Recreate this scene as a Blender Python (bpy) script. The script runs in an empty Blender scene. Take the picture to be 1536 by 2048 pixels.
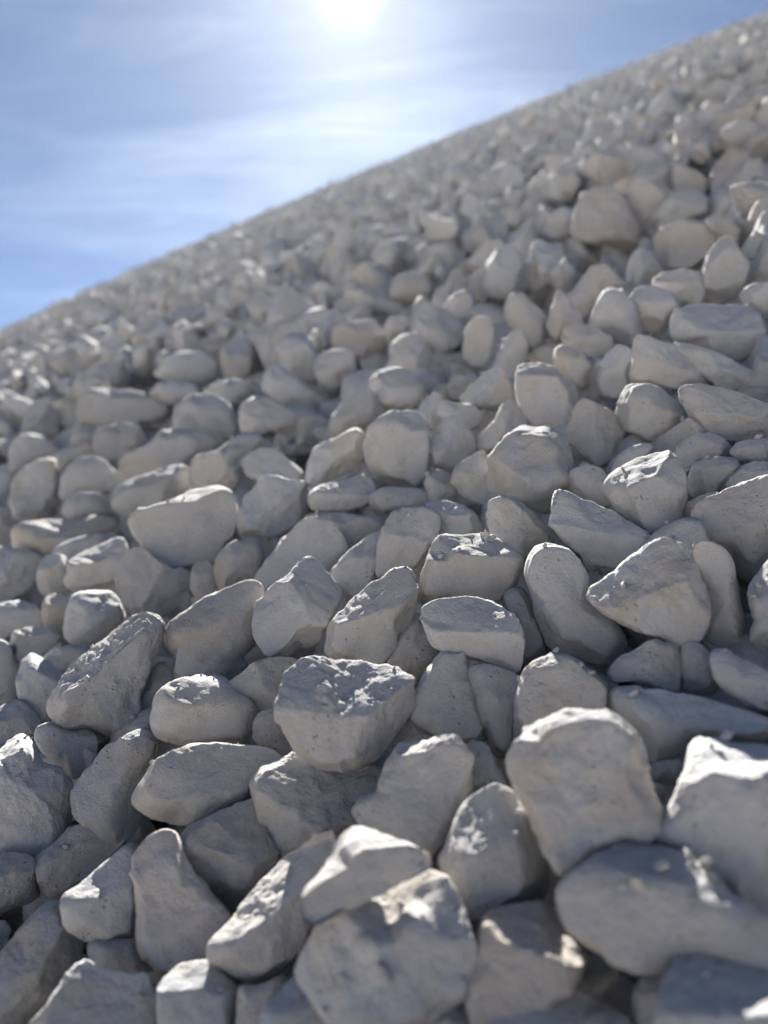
import bpy, math, random
import numpy as np
from mathutils import Matrix, Vector

# ------------------------------------------------------------------ camera, sky, sun, exposure
scene = bpy.context.scene
C = scene.collection
PITCH = math.radians(2.0)
CAM = np.array([0.0, 0.0, 0.95])                    # camera held close to the slope, 0.95 m over the yard
RC = np.array(Matrix.Rotation(math.radians(90) + PITCH, 3, 'X'))   # camera axes -> world axes

cam_d = bpy.data.cameras.new('camera')
cam = bpy.data.objects.new('camera', cam_d)
C.objects.link(cam)
cam.matrix_world = Matrix.Translation(CAM) @ Matrix.Rotation(math.radians(90) + PITCH, 4, 'X')
cam_d.sensor_fit = 'HORIZONTAL'
cam_d.sensor_width = 36.0
cam_d.lens = 36.0
cam_d.clip_start = 0.01
cam_d.clip_end = 6000.0
cam_d.dof.use_dof = True
cam_d.dof.focus_distance = 0.335
cam_d.dof.aperture_fstop = 36.0 / 4.1
scene.camera = cam

SUN_C = np.array([(700 - 768) / 1536, (1024 + 16) / 1536, -1.0])
SUN_C /= np.linalg.norm(SUN_C)
SUN = RC @ SUN_C                                    # direction to the sun, world
SUN_EL = math.asin(SUN[2])
SUN_AZ = math.atan2(SUN[0], SUN[1])                 # clockwise from +Y

sun_d = bpy.data.lights.new('sun', 'SUN')
sun_d.energy = 5.0
sun_d.angle = math.radians(0.5)
sun_d.color = (1.0, 0.965, 0.91)
sun = bpy.data.objects.new('sun', sun_d)
C.objects.link(sun)
sun.rotation_euler = Vector(SUN).to_track_quat('Z', 'Y').to_euler()

scene.view_settings.view_transform = 'Standard'
scene.view_settings.look = 'None'
scene.view_settings.exposure = 1.76
scene.view_settings.gamma = 1.0
scene.view_settings.use_curve_mapping = False
scene.render.engine = 'CYCLES'
scene.cycles.max_bounces = 8
scene.cycles.diffuse_bounces = 5
scene.cycles.use_denoising = True

world = bpy.data.worlds.new('World')
scene.world = world
world.use_nodes = True
wt = world.node_tree
wt.nodes.clear()


def N(t, typ, **kw):
    n = t.nodes.new(typ)
    for k, v in kw.items():
        setattr(n, k, v)
    return n


def math_n(t, op, a, b=None, clamp=False):
    n = N(t, 'ShaderNodeMath', operation=op, use_clamp=clamp)
    for i, v in enumerate((a, b)):
        if v is None:
            continue
        if isinstance(v, (int, float)):
            n.inputs[i].default_value = v
        else:
            t.links.new(v, n.inputs[i])
    return n.outputs[0]


L = wt.links.new
sky = N(wt, 'ShaderNodeTexSky', sky_type='NISHITA', sun_disc=False)
sky.sun_elevation = SUN_EL
sky.sun_rotation = SUN_AZ
sky.air_density = 0.33
sky.dust_density = 0.05
sky.ozone_density = 1.7
bg = N(wt, 'ShaderNodeBackground')
bg.inputs['Strength'].default_value = 0.05
L(sky.outputs[0], bg.inputs['Color'])
tc = N(wt, 'ShaderNodeTexCoord')
nv = N(wt, 'ShaderNodeVectorMath', operation='NORMALIZE')
L(tc.outputs['Generated'], nv.inputs[0])
D = nv.outputs[0]
dt = N(wt, 'ShaderNodeVectorMath', operation='DOT_PRODUCT')
L(D, dt.inputs[0])
dt.inputs[1].default_value = tuple(SUN)
cosv = math_n(wt, 'MAXIMUM', dt.outputs['Value'], 0.0)
# thin cirrus on a high layer: the view direction projected on a plane overhead
sx = N(wt, 'ShaderNodeSeparateXYZ')
L(D, sx.inputs[0])
zz = math_n(wt, 'ADD', math_n(wt, 'MAXIMUM', sx.outputs[2], 0.0), 0.12)
px = math_n(wt, 'DIVIDE', sx.outputs[0], zz)
py = math_n(wt, 'DIVIDE', sx.outputs[1], zz)
cb = N(wt, 'ShaderNodeCombineXYZ')
L(px, cb.inputs[0])
L(py, cb.inputs[1])


def cirrus(scale, rot, loc, detail, dist, lo, hi):
    mp = N(wt, 'ShaderNodeMapping')
    mp.inputs['Scale'].default_value = scale
    mp.inputs['Rotation'].default_value = (0, 0, math.radians(rot))
    mp.inputs['Location'].default_value = loc
    L(cb.outputs[0], mp.inputs['Vector'])
    nz = N(wt, 'ShaderNodeTexNoise')
    nz.inputs['Scale'].default_value = 1.0
    nz.inputs['Detail'].default_value = detail
    nz.inputs['Roughness'].default_value = 0.55
    nz.inputs['Distortion'].default_value = dist
    L(mp.outputs[0], nz.inputs['Vector'])
    mr = N(wt, 'ShaderNodeMapRange', interpolation_type='SMOOTHSTEP')
    mr.inputs['From Min'].default_value = lo
    mr.inputs['From Max'].default_value = hi
    L(nz.outputs['Fac'], mr.inputs['Value'])
    return mr.outputs[0]


c1 = cirrus((0.9, 2.6, 1), -8, (2.9, 3.3, 0), 5.0, 0.9, 0.42, 0.66)     # broad veils
c2 = cirrus((2.6, 9.0, 1), 14, (5.8, 9.9, 0), 6.0, 1.6, 0.36, 0.74)     # streaks in them
cov = math_n(wt, 'ADD', math_n(wt, 'ADD', math_n(wt, 'MULTIPLY', c1, 0.62), math_n(wt, 'MULTIPLY', math_n(wt, 'MULTIPLY', c2, 0.38), math_n(wt, 'ADD', c1, 0.25))), 0.0, True)
# ice crystals throw the sunlight forward: bright veil round the sun
ph = math_n(wt, 'ADD', math_n(wt, 'MULTIPLY', math_n(wt, 'POWER', cosv, 9.0), 0.012),
            math_n(wt, 'ADD', math_n(wt, 'MULTIPLY', math_n(wt, 'POWER', cosv, 30.0), 0.085),
                   math_n(wt, 'MULTIPLY', math_n(wt, 'POWER', cosv, 120.0), 0.05)))
veil = math_n(wt, 'MULTIPLY', cov, math_n(wt, 'ADD', ph, 0.026))
haze_glow = math_n(wt, 'ADD', math_n(wt, 'MULTIPLY', math_n(wt, 'POWER', cosv, 35.0), 0.034),
                   math_n(wt, 'ADD', math_n(wt, 'MULTIPLY', math_n(wt, 'POWER', cosv, 180.0), 0.10),
                          math_n(wt, 'MULTIPLY', math_n(wt, 'POWER', cosv, 4500.0), 0.5)))
bgc = N(wt, 'ShaderNodeBackground')
bgc.inputs['Color'].default_value = (1.0, 0.98, 0.95, 1)
L(math_n(wt, 'ADD', veil, haze_glow), bgc.inputs['Strength'])
ash = N(wt, 'ShaderNodeAddShader')
L(bg.outputs[0], ash.inputs[0])
L(bgc.outputs[0], ash.inputs[1])
wo = N(wt, 'ShaderNodeOutputWorld')
L(ash.outputs[0], wo.inputs['Surface'])

# ------------------------------------------------------------------ materials


def stone_material(name, per_object):
    m = bpy.data.materials.new(name)
    m.use_nodes = True
    t = m.node_tree
    t.nodes.clear()
    l = t.links.new
    out = N(t, 'ShaderNodeOutputMaterial')
    b = N(t, 'ShaderNodeBsdfPrincipled')
    l(b.outputs[0], out.inputs['Surface'])
    b.inputs['Roughness'].default_value = 0.85
    b.inputs['Specular IOR Level'].default_value = 0.3
    g = N(t, 'ShaderNodeNewGeometry')
    if per_object:
        oi = N(t, 'ShaderNodeObjectInfo')
        rnd = oi.outputs['Random']
    else:
        at = N(t, 'ShaderNodeAttribute', attribute_name='tone')
        rnd = at.outputs['Fac']
    # every stone gets its own piece of the texture
    off = N(t, 'ShaderNodeVectorMath', operation='SCALE')
    off.inputs[0].default_value = (1.7, 2.9, 3.7)
    l(rnd, off.inputs['Scale'])
    pos = N(t, 'ShaderNodeVectorMath', operation='ADD')
    l(g.outputs['Position'], pos.inputs[0])
    l(off.outputs[0], pos.inputs[1])
    P = pos.outputs[0]

    def noise(scale, detail, rough=0.6, dist=0.0):
        n = N(t, 'ShaderNodeTexNoise')
        n.inputs['Scale'].default_value = scale
        n.inputs['Detail'].default_value = detail
        n.inputs['Roughness'].default_value = rough
        n.inputs['Distortion'].default_value = dist
        l(P, n.inputs['Vector'])
        return n.outputs['Fac']

    def rng(v, a, c, lo=0.0, hi=1.0):
        r = N(t, 'ShaderNodeMapRange', interpolation_type='SMOOTHSTEP')
        r.inputs['From Min'].default_value = a
        r.inputs['From Max'].default_value = c
        r.inputs['To Min'].default_value = lo
        r.inputs['To Max'].default_value = hi
        l(v, r.inputs['Value'])
        return r.outputs[0]

    def mix(f, a, c, mode='MIX'):
        x = N(t, 'ShaderNodeMix', data_type='RGBA', blend_type=mode)
        for s, v in ((x.inputs[0], f), (x.inputs[6], a), (x.inputs[7], c)):
            if isinstance(v, (int, float)):
                s.default_value = v
            elif isinstance(v, tuple):
                s.default_value = (*v, 1)
            else:
                l(v, s)
        return x.outputs[2]

    ramp = N(t, 'ShaderNodeValToRGB')
    e = ramp.color_ramp.elements
    e[0].color = (0.475, 0.467, 0.45, 1)
    e[1].color = (0.565, 0.557, 0.54, 1)
    for p, c in ((0.25, (0.53, 0.525, 0.515, 1)), (0.45, (0.50, 0.48, 0.452, 1)), (0.6, (0.585, 0.575, 0.56, 1)),
                 (0.8, (0.50, 0.48, 0.455, 1))):
        k = e.new(p)
        k.color = c
    l(rnd, ramp.inputs['Fac'])
    col = ramp.outputs['Color']
    if per_object:
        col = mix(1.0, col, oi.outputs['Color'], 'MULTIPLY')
    r2 = math_n(t, 'FRACT', math_n(t, 'MULTIPLY', rnd, 7.31))
    r3 = math_n(t, 'FRACT', math_n(t, 'MULTIPLY', rnd, 23.7))
    if not per_object:
        gr = math_n(t, 'MULTIPLY', rng(r3, 0.70, 0.95), 0.35)
        col = mix(gr, col, (0.32, 0.30, 0.285))
    col = mix(math_n(t, 'MULTIPLY', rng(noise(38, 4), 0.42, 0.62, 0, 0.85), math_n(t, 'MULTIPLY', math_n(t, 'MULTIPLY', r2, r2), 0.6)), col, (0.48, 0.385, 0.275))        # tan blooms
    col = mix(rng(noise(55, 5, 0.65), 0.45, 0.75, 0, 0.45), col, (0.37, 0.36, 0.345))  # greyer areas
    col = mix(rng(noise(420, 4, 0.7), 0.50, 0.72, 0, 0.40), col, (0.62, 0.60, 0.56))   # chalky dust
    col = mix(rng(noise(900, 3, 0.7), 0.56, 0.74, 0, 0.45), col, (0.26, 0.245, 0.225))  # dark grains
    vo = N(t, 'ShaderNodeTexVoronoi', feature='F1')
    vo.inputs['Scale'].default_value = 330
    l(P, vo.inputs['Vector'])
    pit = rng(vo.outputs['Distance'], 0.0, 0.30, 1, 0)
    pit = math_n(t, 'MULTIPLY', pit, rng(noise(70, 3), 0.50, 0.62))
    col = mix(math_n(t, 'MULTIPLY', pit, 0.55), col, (0.22, 0.205, 0.19))
    l(col, b.inputs['Base Color'])
    # relief: grain, lumps and pits
    h = math_n(t, 'ADD', math_n(t, 'MULTIPLY', noise(2400, 3, 0.7), 0.16), math_n(t, 'MULTIPLY', noise(800, 5, 0.68), 0.50))
    h = math_n(t, 'ADD', h, math_n(t, 'MULTIPLY', noise(260, 4, 0.6, 0.4), 0.42))
    h = math_n(t, 'SUBTRACT', h, math_n(t, 'MULTIPLY', pit, 0.45))
    bp = N(t, 'ShaderNodeBump')
    bp.inputs['Strength'].default_value = 0.85
    bp.inputs['Distance'].default_value = 0.0022
    l(h, bp.inputs['Height'])
    l(bp.outputs[0], b.inputs['Normal'])
    return m


MAT_STONE = stone_material('limestone', True)
MAT_LOOSE = stone_material('limestone_loose', False)


def plain_material(name, c1_, c2_, scale):
    m = bpy.data.materials.new(name)
    m.use_nodes = True
    t = m.node_tree
    b = t.nodes['Principled BSDF']
    b.inputs['Roughness'].default_value = 0.95
    g = N(t, 'ShaderNodeNewGeometry')
    n = N(t, 'ShaderNodeTexNoise')
    n.inputs['Scale'].default_value = scale
    n.inputs['Detail'].default_value = 8
    t.links.new(g.outputs['Position'], n.inputs['Vector'])
    r = N(t, 'ShaderNodeValToRGB')
    r.color_ramp.elements[0].color = (*c1_, 1)
    r.color_ramp.elements[1].color = (*c2_, 1)
    r.color_ramp.elements[0].position = 0.3
    r.color_ramp.elements[1].position = 0.7
    t.links.new(n.outputs['Fac'], r.inputs['Fac'])
    t.links.new(r.outputs[0], b.inputs['Base Color'])
    bp = N(t, 'ShaderNodeBump')
    bp.inputs['Distance'].default_value = 0.01
    t.links.new(n.outputs['Fac'], bp.inputs['Height'])
    t.links.new(bp.outputs[0], b.inputs['Normal'])
    return m


MAT_FINES = plain_material('limestone_fines', (0.30, 0.27, 0.23), (0.44, 0.41, 0.37), 60)
MAT_YARD = plain_material('quarry_floor', (0.43, 0.37, 0.29), (0.54, 0.475, 0.39), 3)

# ------------------------------------------------------------------ the slope of the pile
H0 = 0.205                                           # camera height over the slope, square to it
PN = np.array([-0.35003, 0.81995, 0.45294])          # slope normal, camera axes
PN /= np.linalg.norm(PN)
CURV = H0 / 27.0                                     # the heap bends away and its outline lies about 5 m off
UPC = RC.T @ np.array([0, 0, 1.0])
E2 = UPC - PN * (UPC @ PN)
E2 /= np.linalg.norm(E2)                             # straight up the slope
E1 = np.cross(E2, PN)                                # along it
FOOT = -H0 * PN


def surf(a, b):
    """camera-axes point of the mean slope surface"""
    a = np.asarray(a, float)
    b = np.asarray(b, float)
    return FOOT + a[..., None] * E1 + b[..., None] * E2 - (CURV * (a * a + b * b))[..., None] * PN


def ray(u, v):
    return np.array([(u - 768) / 1536, (1024 - v) / 1536, -1.0])


def depth_at(u, v):
    """distance along the ray of a photo pixel to the slope"""
    r = ray(u, v)
    r = r / np.linalg.norm(r)
    q = r @ PN
    t2 = 1 - q * q
    disc = q * q - 4 * CURV * t2 * H0
    return (-q - math.sqrt(max(disc, 0))) / (2 * CURV * t2)


def to_world(p):
    return p @ RC.T + CAM


# ------------------------------------------------------------------ noise and stone shapes
_rs = np.random.RandomState(7)
_perm = _rs.permutation(512).astype(np.int64)
_val = _rs.rand(512).astype(np.float32) * 2 - 1


def vnoise(p):
    i = np.floor(p).astype(np.int64)
    f = (p - i).astype(np.float32)
    f = f * f * f * (f * (f * 6 - 15) + 10)
    r = 0
    for dx in (0, 1):
        wx = f[:, 0] if dx else 1 - f[:, 0]
        hx = _perm[(i[:, 0] + dx) & 511]
        for dy in (0, 1):
            wy = f[:, 1] if dy else 1 - f[:, 1]
            hy = _perm[(hx + i[:, 1] + dy) & 511]
            for dz in (0, 1):
                wz = f[:, 2] if dz else 1 - f[:, 2]
                r = r + wx * wy * wz * _val[(hy + i[:, 2] + dz) & 511]
    return r


def icosphere(level):
    g = (1 + 5 ** .5) / 2
    v = [(-1, g, 0), (1, g, 0), (-1, -g, 0), (1, -g, 0), (0, -1, g), (0, 1, g), (0, -1, -g), (0, 1, -g), (g, 0, -1), (g, 0, 1), (-g, 0, -1), (-g, 0, 1)]
    f = [(0, 11, 5), (0, 5, 1), (0, 1, 7), (0, 7, 10), (0, 10, 11), (1, 5, 9), (5, 11, 4), (11, 10, 2), (10, 7, 6), (7, 1, 8),
         (3, 9, 4), (3, 4, 2), (3, 2, 6), (3, 6, 8), (3, 8, 9), (4, 9, 5), (2, 4, 11), (6, 2, 10), (8, 6, 7), (9, 8, 1)]
    v = np.array(v, float)
    v /= np.linalg.norm(v, axis=1)[:, None]
    f = np.array(f)
    for _ in range(level):
        e = np.sort(np.concatenate([f[:, [0, 1]], f[:, [1, 2]], f[:, [2, 0]]]), axis=1)
        u, inv = np.unique(e, axis=0, return_inverse=True)
        inv = inv.reshape(-1)
        mid = v[u[:, 0]] + v[u[:, 1]]
        mid /= np.linalg.norm(mid, axis=1)[:, None]
        n = len(f)
        a, b_, c = (inv[k * n:(k + 1) * n] + len(v) for k in range(3))
        v = np.concatenate([v, mid])
        f = np.concatenate([np.stack([f[:, 0], a, c], 1), np.stack([f[:, 1], b_, a], 1), np.stack([f[:, 2], c, b_], 1), np.stack([a, b_, c], 1)])
    return v, f


ICO = {k: icosphere(k) for k in (0, 1, 2, 3, 4, 5)}


def clip(p, n, off, k):
    n = np.asarray(n, float)
    n = n / np.linalg.norm(n)
    s = p @ n - off
    return p - (0.5 * (s + np.sqrt(s * s + k * k)))[:, None] * n


def roughen(p, dirs, seed, amp, top):
    """lumps, chips and grit; p in units of the stone's radius"""
    o = np.array([seed * 3.71, seed * 1.93, seed * 2.57]) % 97
    d = amp * 0.80 * vnoise(p * 1.7 + o) + amp * 0.55 * vnoise(p * 3.9 + o + 11)
    if top >= 3:
        n3 = vnoise(p * 9 + o + 23)
        d += amp * 0.26 * n3 - amp * 0.30 * np.maximum(vnoise(p * 5.3 + o + 41) - 0.35, 0) * 2
    if top >= 4:
        d += amp * 0.17 * vnoise(p * 19 + o + 31)
    if top >= 5:
        d += amp * 0.13 * vnoise(p * 39 + o + 37)
    return p + dirs * d[:, None]


def make_mesh(name, v, f, mat):
    me = bpy.data.meshes.new(name)
    me.vertices.add(len(v))
    me.vertices.foreach_set('co', np.ascontiguousarray(v, np.float32).ravel())
    me.loops.add(len(f) * 3)
    me.loops.foreach_set('vertex_index', np.ascontiguousarray(f, np.int32).ravel())
    me.polygons.add(len(f))
    me.polygons.foreach_set('loop_start', np.arange(0, len(f) * 3, 3, dtype=np.int32))
    me.polygons.foreach_set('use_smooth', np.ones(len(f), bool))
    me.update(calc_edges=True)
    me.materials.append(mat)
    return me


def tag(o, label=None, cat=None, group=None, kind=None):
    for k, x in (('label', label), ('category', cat), ('group', group), ('kind', kind)):
        if x:
            o[k] = x
    return o


# large structure: the body of the heap under its stones, and the yard it stands on
def build_setting():
    rings = np.concatenate([[0], np.geomspace(0.15, 7.6, 44)])
    k = 96
    th = np.linspace(0, 2 * math.pi, k, endpoint=False)
    A = np.outer(rings[1:], np.cos(th)).ravel()
    B = np.outer(rings[1:], np.sin(th)).ravel()
    A = np.concatenate([[0], A])
    B = np.concatenate([[0], B])
    p = surf(A, B) - 0.13 * PN
    f = [(0, 1 + j, 1 + (j + 1) % k) for j in range(k)]
    for i in range(len(rings) - 2):
        for j in range(k):
            a0, a1 = 1 + i * k + j, 1 + i * k + (j + 1) % k
            f += [(a0, a0 + k, a1 + k), (a0, a1 + k, a1)]
    o = bpy.data.objects.new('slope', make_mesh('slope', to_world(p), np.array(f), MAT_FINES))
    C.objects.link(o)
    tag(o, 'pale stony body of the heap under its loose stones', None, None, 'structure')
    s = 3000.0
    g = np.array([(-s, -s, 0), (s, -s, 0), (s, s, 0), (-s, s, 0)], float)
    o = bpy.data.objects.new('ground', make_mesh('ground', g, np.array([(0, 1, 2), (0, 2, 3)]), MAT_YARD))
    C.objects.link(o)
    tag(o, 'flat pale quarry floor round the heap', None, None, 'structure')


build_setting()

# ------------------------------------------------------------------ stones seen singly
# each: label, outline in photo pixels (turned into a solid at its own distance), style, lift, facets
#   style: a angular, b blocky, r rounded, f flat-faced;  lift: + proud of its neighbours, - sunk between them
STONES = []


def S(label, pts, style='b', lift=0.0, f=(), handle=None, thick=1.0, streak=None):
    q = np.array([float(x) for x in pts.replace(',', ' ').split()]).reshape(-1, 2)
    STONES.append(dict(label=label, q=q, style=style, lift=lift, f=list(f), handle=handle, thick=thick, streak=streak))


# ---- front row, bottom of the picture
S('domed block stone with a broad pitted sunlit white top', '1027,1523 1044,1487 1057,1467 1091,1440 1137,1430 1184,1432 1234,1440 1264,1460 1287,1487 1294,1520 1298,1560 1314,1617 1317,1640 1307,1660 1281,1680 1244,1685 1211,1700 1167,1723 1151,1733 1124,1727 1101,1707 1081,1670 1057,1623 1034,1570', 'b', .9, [(0, .93, .4, .74), (-.05, .05, 1, .62), (.5, .75, .4, .85)], 'domed block with the pitted sunlit top')
S('large blocky stone with cratered bright top at the right picture edge', '1304,1677 1340,1625 1358,1580 1366,1560 1372,1543 1371,1503 1387,1483 1417,1472 1444,1473 1471,1483 1536,1487 1590,1500 1610,1600 1600,1750 1560,1850 1520,1830 1467,1783 1424,1747 1384,1717 1344,1697', 'b', .3, [(-.15, .92, .4, .68), (0, -.1, 1, .6)], 'cratered block at the right edge')
S('big lens-shaped grey stone with white crumbs on its crest', '1114,1790 1124,1770 1157,1743 1184,1720 1224,1693 1257,1683 1301,1693 1344,1697 1384,1717 1424,1747 1467,1790 1497,1813 1536,1850 1560,1890 1550,1930 1500,1935 1457,1925 1377,1920 1350,1930 1324,1943 1284,1947 1244,1933 1204,1910 1164,1883 1134,1857', 'r', .4, [(.15, .85, .55, .6), (-.1, -.2, 1, .6)], 'lens stone with white crumbs')
S('blurred stone with a glaring white top in the bottom right corner', '1325,2010 1331,1970 1344,1937 1361,1920 1384,1913 1441,1917 1491,1930 1540,1945 1600,1980 1620,2080 1560,2130 1400,2140 1335,2090 1318,2048', 'b', .5, [(0, .86, .5, .35)], 'glaring corner stone')
S('stone with a brownish right flank right of the pinkish round-faced stone', '950,1940 955,1880 965,1850 990,1825 1025,1815 1060,1807 1090,1806 1107,1815 1121,1835 1147,1863 1167,1890 1170,1917 1157,1960 1145,1990 1110,2000 1085,2030 1055,2060 980,2060 945,2040 940,2000', 'b', .1, [], 'brown-flanked stone')
S('brownish shaded stone deep in the hollow under the lens stone', '1100,2060 1140,1990 1170,1960 1215,1945 1242,1935 1225,1970 1200,2000 1160,2030 1130,2060', 'a', -1)
S('narrow upright shaded stone left of the glaring corner stone', '1262,2070 1272,1980 1287,1955 1320,1945 1355,1930 1345,2000 1330,2060', 'b', -.9)
S('dark rounded stone barely rising over the bottom edge in a hollow', '1150,2070 1170,2028 1210,2024 1245,2033 1262,2060 1240,2110 1170,2110', 'r', -.9)
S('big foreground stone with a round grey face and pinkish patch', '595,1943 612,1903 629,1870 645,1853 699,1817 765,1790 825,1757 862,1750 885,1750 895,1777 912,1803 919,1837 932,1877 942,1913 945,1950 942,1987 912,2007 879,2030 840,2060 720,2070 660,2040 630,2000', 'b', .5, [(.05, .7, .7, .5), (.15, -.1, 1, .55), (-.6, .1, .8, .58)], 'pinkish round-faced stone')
S('blurred ribbed stone at the bottom edge left of the pinkish round-faced stone', '525,2030 552,1993 585,1960 612,1950 640,1965 672,1987 692,2017 700,2060 680,2110 560,2110 520,2070', 'b', .4)
S('pinkish stone under the round-faced stone at the bottom edge', '862,2055 905,2017 945,2008 960,2048 940,2090 870,2095', 'b', 0)
S('chevron-shaped stone with brightly sunlit upper and left edges', '609,1800 612,1783 639,1750 662,1710 679,1677 692,1663 712,1657 739,1663 769,1672 805,1683 839,1690 852,1707 859,1723 849,1743 825,1757 785,1780 752,1793 712,1807 679,1817 655,1837 632,1850 615,1840', 'a', 2.2, [(-.62, .68, .42, .42), (.3, -.3, .9, .32), (.15, .93, .35, .5)], 'chevron stone with sunlit edges')
S('pale upright stone with a notch in its left side', '716,1607 719,1602 755,1580 772,1540 782,1510 795,1493 819,1487 845,1487 865,1477 889,1472 912,1480 925,1497 945,1513 942,1550 932,1593 912,1633 895,1673 875,1700 859,1722 842,1700 799,1685 765,1672 739,1657 719,1635', 'b', .4, [(-.1, .12, 1, .48), (.1, .9, .4, .95)], 'notched upright pale stone')
S('smooth brick-shaped stone right of the notched pale stone', '885,1717 895,1693 909,1657 922,1623 945,1597 972,1580 995,1573 1024,1585 1044,1607 1061,1637 1074,1673 1087,1697 1097,1737 1100,1767 1091,1790 1057,1807 1015,1820 985,1833 959,1847 935,1833 915,1807 902,1780 889,1750', 'r', .3, [(-.1, .6, .8, .62), (.1, -.1, 1, .66)], 'smooth brick-shaped stone')
S('long slanting warm grey block left of the chevron stone', '422,1905 430,1870 470,1830 500,1790 540,1745 570,1710 610,1685 650,1672 685,1665 665,1705 645,1745 615,1785 608,1810 612,1850 600,1890 570,1930 540,1965 510,1975 470,1965 440,1940', 'b', .2, [(-.35, .6, .7, .42), (.3, -.3, .9, .5)], 'long slanting block')
S('broad shaded wedge beneath the big stone with the sun streak', '513,1560 520,1548 552,1527 590,1515 640,1530 680,1540 720,1530 745,1540 765,1560 750,1585 716,1605 722,1640 745,1660 700,1655 680,1675 650,1680 615,1690 570,1710 555,1705 535,1660 525,1620', 'a', -.3, [(.15, .5, .85, .4), (-.5, -.5, .7, .6)], 'shaded wedge')
S('big central stone with a narrow sunlit streak on its top face', '564,1417 562,1403 572,1363 585,1337 599,1320 629,1310 672,1320 745,1330 799,1337 822,1357 825,1383 822,1413 805,1450 779,1483 745,1513 712,1543 679,1548 645,1543 612,1523 589,1503 572,1473 565,1443', 'b', 1.2, [(0.02, .70, .71, .42), (-.1, -.2, 1, .62), (.75, -.4, .6, .66)], 'big stone with the sun streak', streak=(-.27, .15, .05, 1.1))
S('small wedge wedged against the left side of the sun streaked stone', '452,1368 480,1350 515,1325 545,1314 590,1318 600,1330 580,1350 568,1390 562,1415 540,1422 510,1412 480,1395', 'a', .2)
S('loaf-shaped rounded stone left of the sun streaked stone', '305,1440 308,1410 320,1380 345,1362 390,1353 430,1350 455,1362 478,1390 505,1412 507,1440 500,1470 478,1482 430,1487 370,1492 330,1482 310,1465', 'r', .5, [(0, .7, .7, .6), (.05, -.2, 1, .66)], 'loaf-shaped stone')
S('brownish shaded stone in the gap right of the loaf-shaped stone', '508,1450 520,1428 545,1424 562,1430 570,1470 590,1505 570,1512 540,1500 512,1482', 'r', -.9)
S('long flat lens stone with a warm tan left tip', '255,1600 283,1567 317,1523 360,1497 417,1487 467,1490 512,1495 545,1505 557,1522 535,1545 515,1560 517,1590 487,1602 453,1617 417,1640 383,1650 360,1648 320,1638 293,1627 267,1613', 'r', .6, [(.1, .45, .88, .5), (-.6, -.55, .6, .7)], 'flat lens stone with the tan tip')
S('block standing on end left of the tan-tipped lens stone', '145,1605 147,1577 170,1545 187,1530 205,1500 240,1480 270,1467 295,1465 313,1478 316,1500 297,1537 285,1580 285,1625 275,1655 245,1685 232,1685 200,1670 175,1650 150,1625', 'b', .2, [(-.5, .3, .8, .5), (.6, -.1, .75, .5)], 'block standing on end')
S('rounded stone tucked under the foot of the ridged sunlit stone', '75,1472 85,1455 107,1447 140,1465 170,1460 187,1475 188,1500 180,1527 160,1543 140,1555 128,1525 105,1515 85,1500', 'r', -.2)
S('big stone at the left edge with a thin curved bright crest', '-40,1540 0,1513 10,1490 27,1470 50,1465 67,1480 80,1517 100,1527 120,1527 133,1547 143,1570 145,1593 140,1633 133,1660 113,1690 90,1705 60,1710 0,1708 -40,1690 -60,1610', 'a', .6, [(.35, .5, .75, .55), (-.1, -.15, 1, .5)], 'left edge stone with a bright crest')
S('knobbly warm grey stone cut by the left edge below the crested stone', '-40,1740 -20,1712 20,1705 60,1708 70,1735 80,1780 78,1795 40,1810 0,1822 -40,1830 -60,1790', 'b', 0)
S('brown shaded slab behind the pale six-sided block', '75,1715 110,1690 140,1660 170,1655 210,1675 240,1685 215,1710 180,1750 130,1785 105,1790 82,1760', 'b', -.9)
S('pale six-sided block in the lower left foreground', '125,1803 133,1787 167,1763 200,1737 227,1713 260,1688 283,1690 272,1720 268,1755 273,1785 275,1827 273,1850 267,1873 233,1878 173,1880 150,1870 130,1843', 'b', .4, [(-.2, .6, .8, .5), (0, -.15, 1, .55)], 'pale six-sided block')
S('tall warm pink-grey block with brown crumbs on its right side', '267,1737 273,1710 300,1680 333,1667 355,1663 367,1715 400,1763 433,1797 463,1827 450,1850 422,1900 420,1920 390,1920 355,1930 337,1951 310,1933 283,1907 277,1877 277,1817 270,1777', 'b', .2, [(0, .6, .8, .62), (-.05, 0, 1, .52)], 'tall pink-grey block')
S('blue-grey wedge leaning on the tall pink-grey block', '358,1680 373,1657 410,1637 463,1613 493,1600 515,1600 525,1640 540,1680 555,1710 530,1750 490,1797 470,1822 433,1795 400,1753 373,1717', 'a', 0, [(.1, .55, .82, .42), (-.3, -.5, .8, .52)], 'leaning blue-grey wedge')
S('big slanting slab in the bottom left corner', '-30,1940 0,1910 20,1883 50,1843 77,1817 110,1797 123,1803 130,1843 150,1870 167,1883 165,1917 145,1945 105,1990 60,2035 30,2060 -30,2070 -60,2000', 'b', .1, [(-.4, .5, .8, .48)], 'slanting corner slab')
S('smooth blurred five-sided stone at the bottom edge on the left', '55,2060 107,1997 143,1947 160,1927 180,1927 200,1938 240,1947 290,1950 300,1970 310,1997 312,2060 290,2120 150,2130 70,2110', 'f', .4, [(0, .3, 1, .42)], 'five-sided bottom stone')
S('dark stone in the hollow between the pale six-sided block and five-sided stone', '180,1885 215,1882 270,1880 295,1905 305,1930 290,1945 245,1945 205,1935 182,1915', 'r', -.9)
S('mottled blurred stone at the bottom edge under the tall pink-grey block', '312,1990 325,1965 345,1940 362,1927 395,1922 420,1925 437,1945 470,1968 480,1985 478,2030 470,2090 380,2110 320,2090', 'b', .1)
S('tan shaded stone at the bottom edge under the long slanting block', '475,2060 478,2000 482,1975 510,1978 545,1965 575,1950 560,1985 540,2020 525,2060 500,2100', 'r', -.4)
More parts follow.
